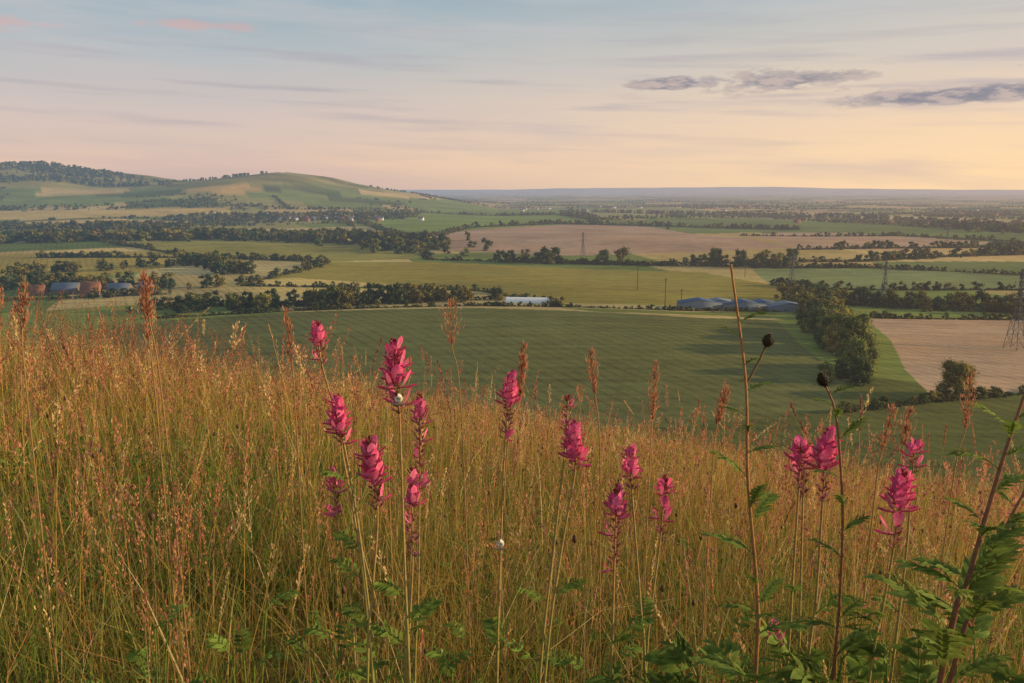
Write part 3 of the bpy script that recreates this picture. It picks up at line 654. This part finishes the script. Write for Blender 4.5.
def comb(a,b,c=0.0):
    n=N(nt,'ShaderNodeCombineXYZ')
    for i,x in enumerate((a,b,c)):
        if isinstance(x,(int,float)): n.inputs[i].default_value=x
        else: nt.links.new(x,n.inputs[i])
    return n.outputs[0]
def nz(v,s,det=5,rough=.55,dist=0.):
    n=N(nt,'ShaderNodeTexNoise'); n.inputs['Scale'].default_value=s;n.inputs['Detail'].default_value=det;n.inputs['Roughness'].default_value=rough;n.inputs['Distortion'].default_value=dist; nt.links.new(v,n.inputs['Vector']); return n.outputs['Fac']
def rng_(x,a,b,c=0.,d=1.):
    n=N(nt,'ShaderNodeMapRange',interpolation_type='SMOOTHSTEP'); nt.links.new(x,n.inputs[0])
    for i,k in enumerate((a,b,c,d)): n.inputs[i+1].default_value=k
    return n.outputs[0]
el2=M(nt,'ADD',el,M(nt,'MULTIPLY',az,.03))
st=nz(comb(M(nt,'MULTIPLY',az,2.0),M(nt,'MULTIPLY',el2,16)),1.3,7,.55,.1)
lay=rng_(st,.42,.68,0,.8)
cloudc=mixc(nt,ef,(.62,.47,.45),(.66,.64,.64))
c1=mixc(nt,M(nt,'MULTIPLY',lay,.6),veil,cloudc)
st2=nz(comb(M(nt,'MULTIPLY',az,2.6),M(nt,'MULTIPLY',el2,42),4.),1.6,6,.52,.1)
c1=mixc(nt,M(nt,'MULTIPLY',rng_(st2,.48,.72,0,1),M(nt,'MULTIPLY',M(nt,'SUBTRACT',1.0,M(nt,'ABSOLUTE',M(nt,'SUBTRACT',M(nt,'MULTIPLY',ef,2.2),1.0)),True),.6)),c1,(.42,.38,.44))
def bank(a0,e0,wa,we):
    u=M(nt,'DIVIDE',M(nt,'SUBTRACT',az,a0),wa); v=M(nt,'DIVIDE',M(nt,'SUBTRACT',el,e0),we)
    r=M(nt,'SQRT',M(nt,'ADD',M(nt,'MULTIPLY',u,u),M(nt,'MULTIPLY',v,v)))
    return M(nt,'SUBTRACT',1.0,r,True)
cn=nz(comb(M(nt,'MULTIPLY',az,34),M(nt,'MULTIPLY',el,110),1.),1.0,8,.62,.0)
cn2=nz(comb(M(nt,'MULTIPLY',az,11),M(nt,'MULTIPLY',el,45),5.),1.0,4,.5,.0)
cnm=M(nt,'ADD',M(nt,'MULTIPLY',cn,.5),M(nt,'MULTIPLY',cn2,.5))
bk=M(nt,'MAXIMUM',M(nt,'MAXIMUM',bank(.30,.122,.24,.024),bank(.52,.098,.30,.019)),M(nt,'MAXIMUM',bank(.19,.123,.11,.017),bank(.64,.125,.16,.013)))
cm=rng_(M(nt,'ADD',bk,M(nt,'MULTIPLY',M(nt,'SUBTRACT',cnm,.5),2.8)),.42,.78)
c1=mixc(nt,M(nt,'MULTIPLY',M(nt,'MULTIPLY',cm,.9),rng_(bk,.0,.25)),c1,mixc(nt,rng_(cn,.40,.62),(.22,.22,.29),(.56,.45,.42)))
pkb=M(nt,'MAXIMUM',bank(-.60,.165,.17,.018),bank(-.36,.178,.11,.012))
pk=M(nt,'MULTIPLY',rng_(M(nt,'ADD',pkb,M(nt,'MULTIPLY',M(nt,'SUBTRACT',cnm,.5),2.5)),.35,.9),rng_(pkb,0,.3))
c1=mixc(nt,M(nt,'MULTIPLY',pk,.55),c1,(.70,.42,.40))
sc=N(nt,'ShaderNodeVectorMath',operation='SCALE'); nt.links.new(c1,sc.inputs[0]); sc.inputs['Scale'].default_value=10
cover=M(nt,'SUBTRACT',.93,M(nt,'MULTIPLY',rng_(el,.4,1.2),.5))
nt.links.new(mixc(nt,cover,sk.outputs[0],sc.outputs[0]),bg.inputs[0])
cam=bpy.data.cameras.new('camera'); cam.lens=28; cam.sensor_width=36; cam.clip_start=.03; cam.clip_end=200000
co=bpy.data.objects.new('camera',cam); co.rotation_euler=(math.radians(90)-math.atan(151.5/796),0,0); SC.collection.objects.link(co); SC.camera=co
SC.view_settings.view_transform='Standard'; SC.view_settings.look='None'; SC.view_settings.exposure=0
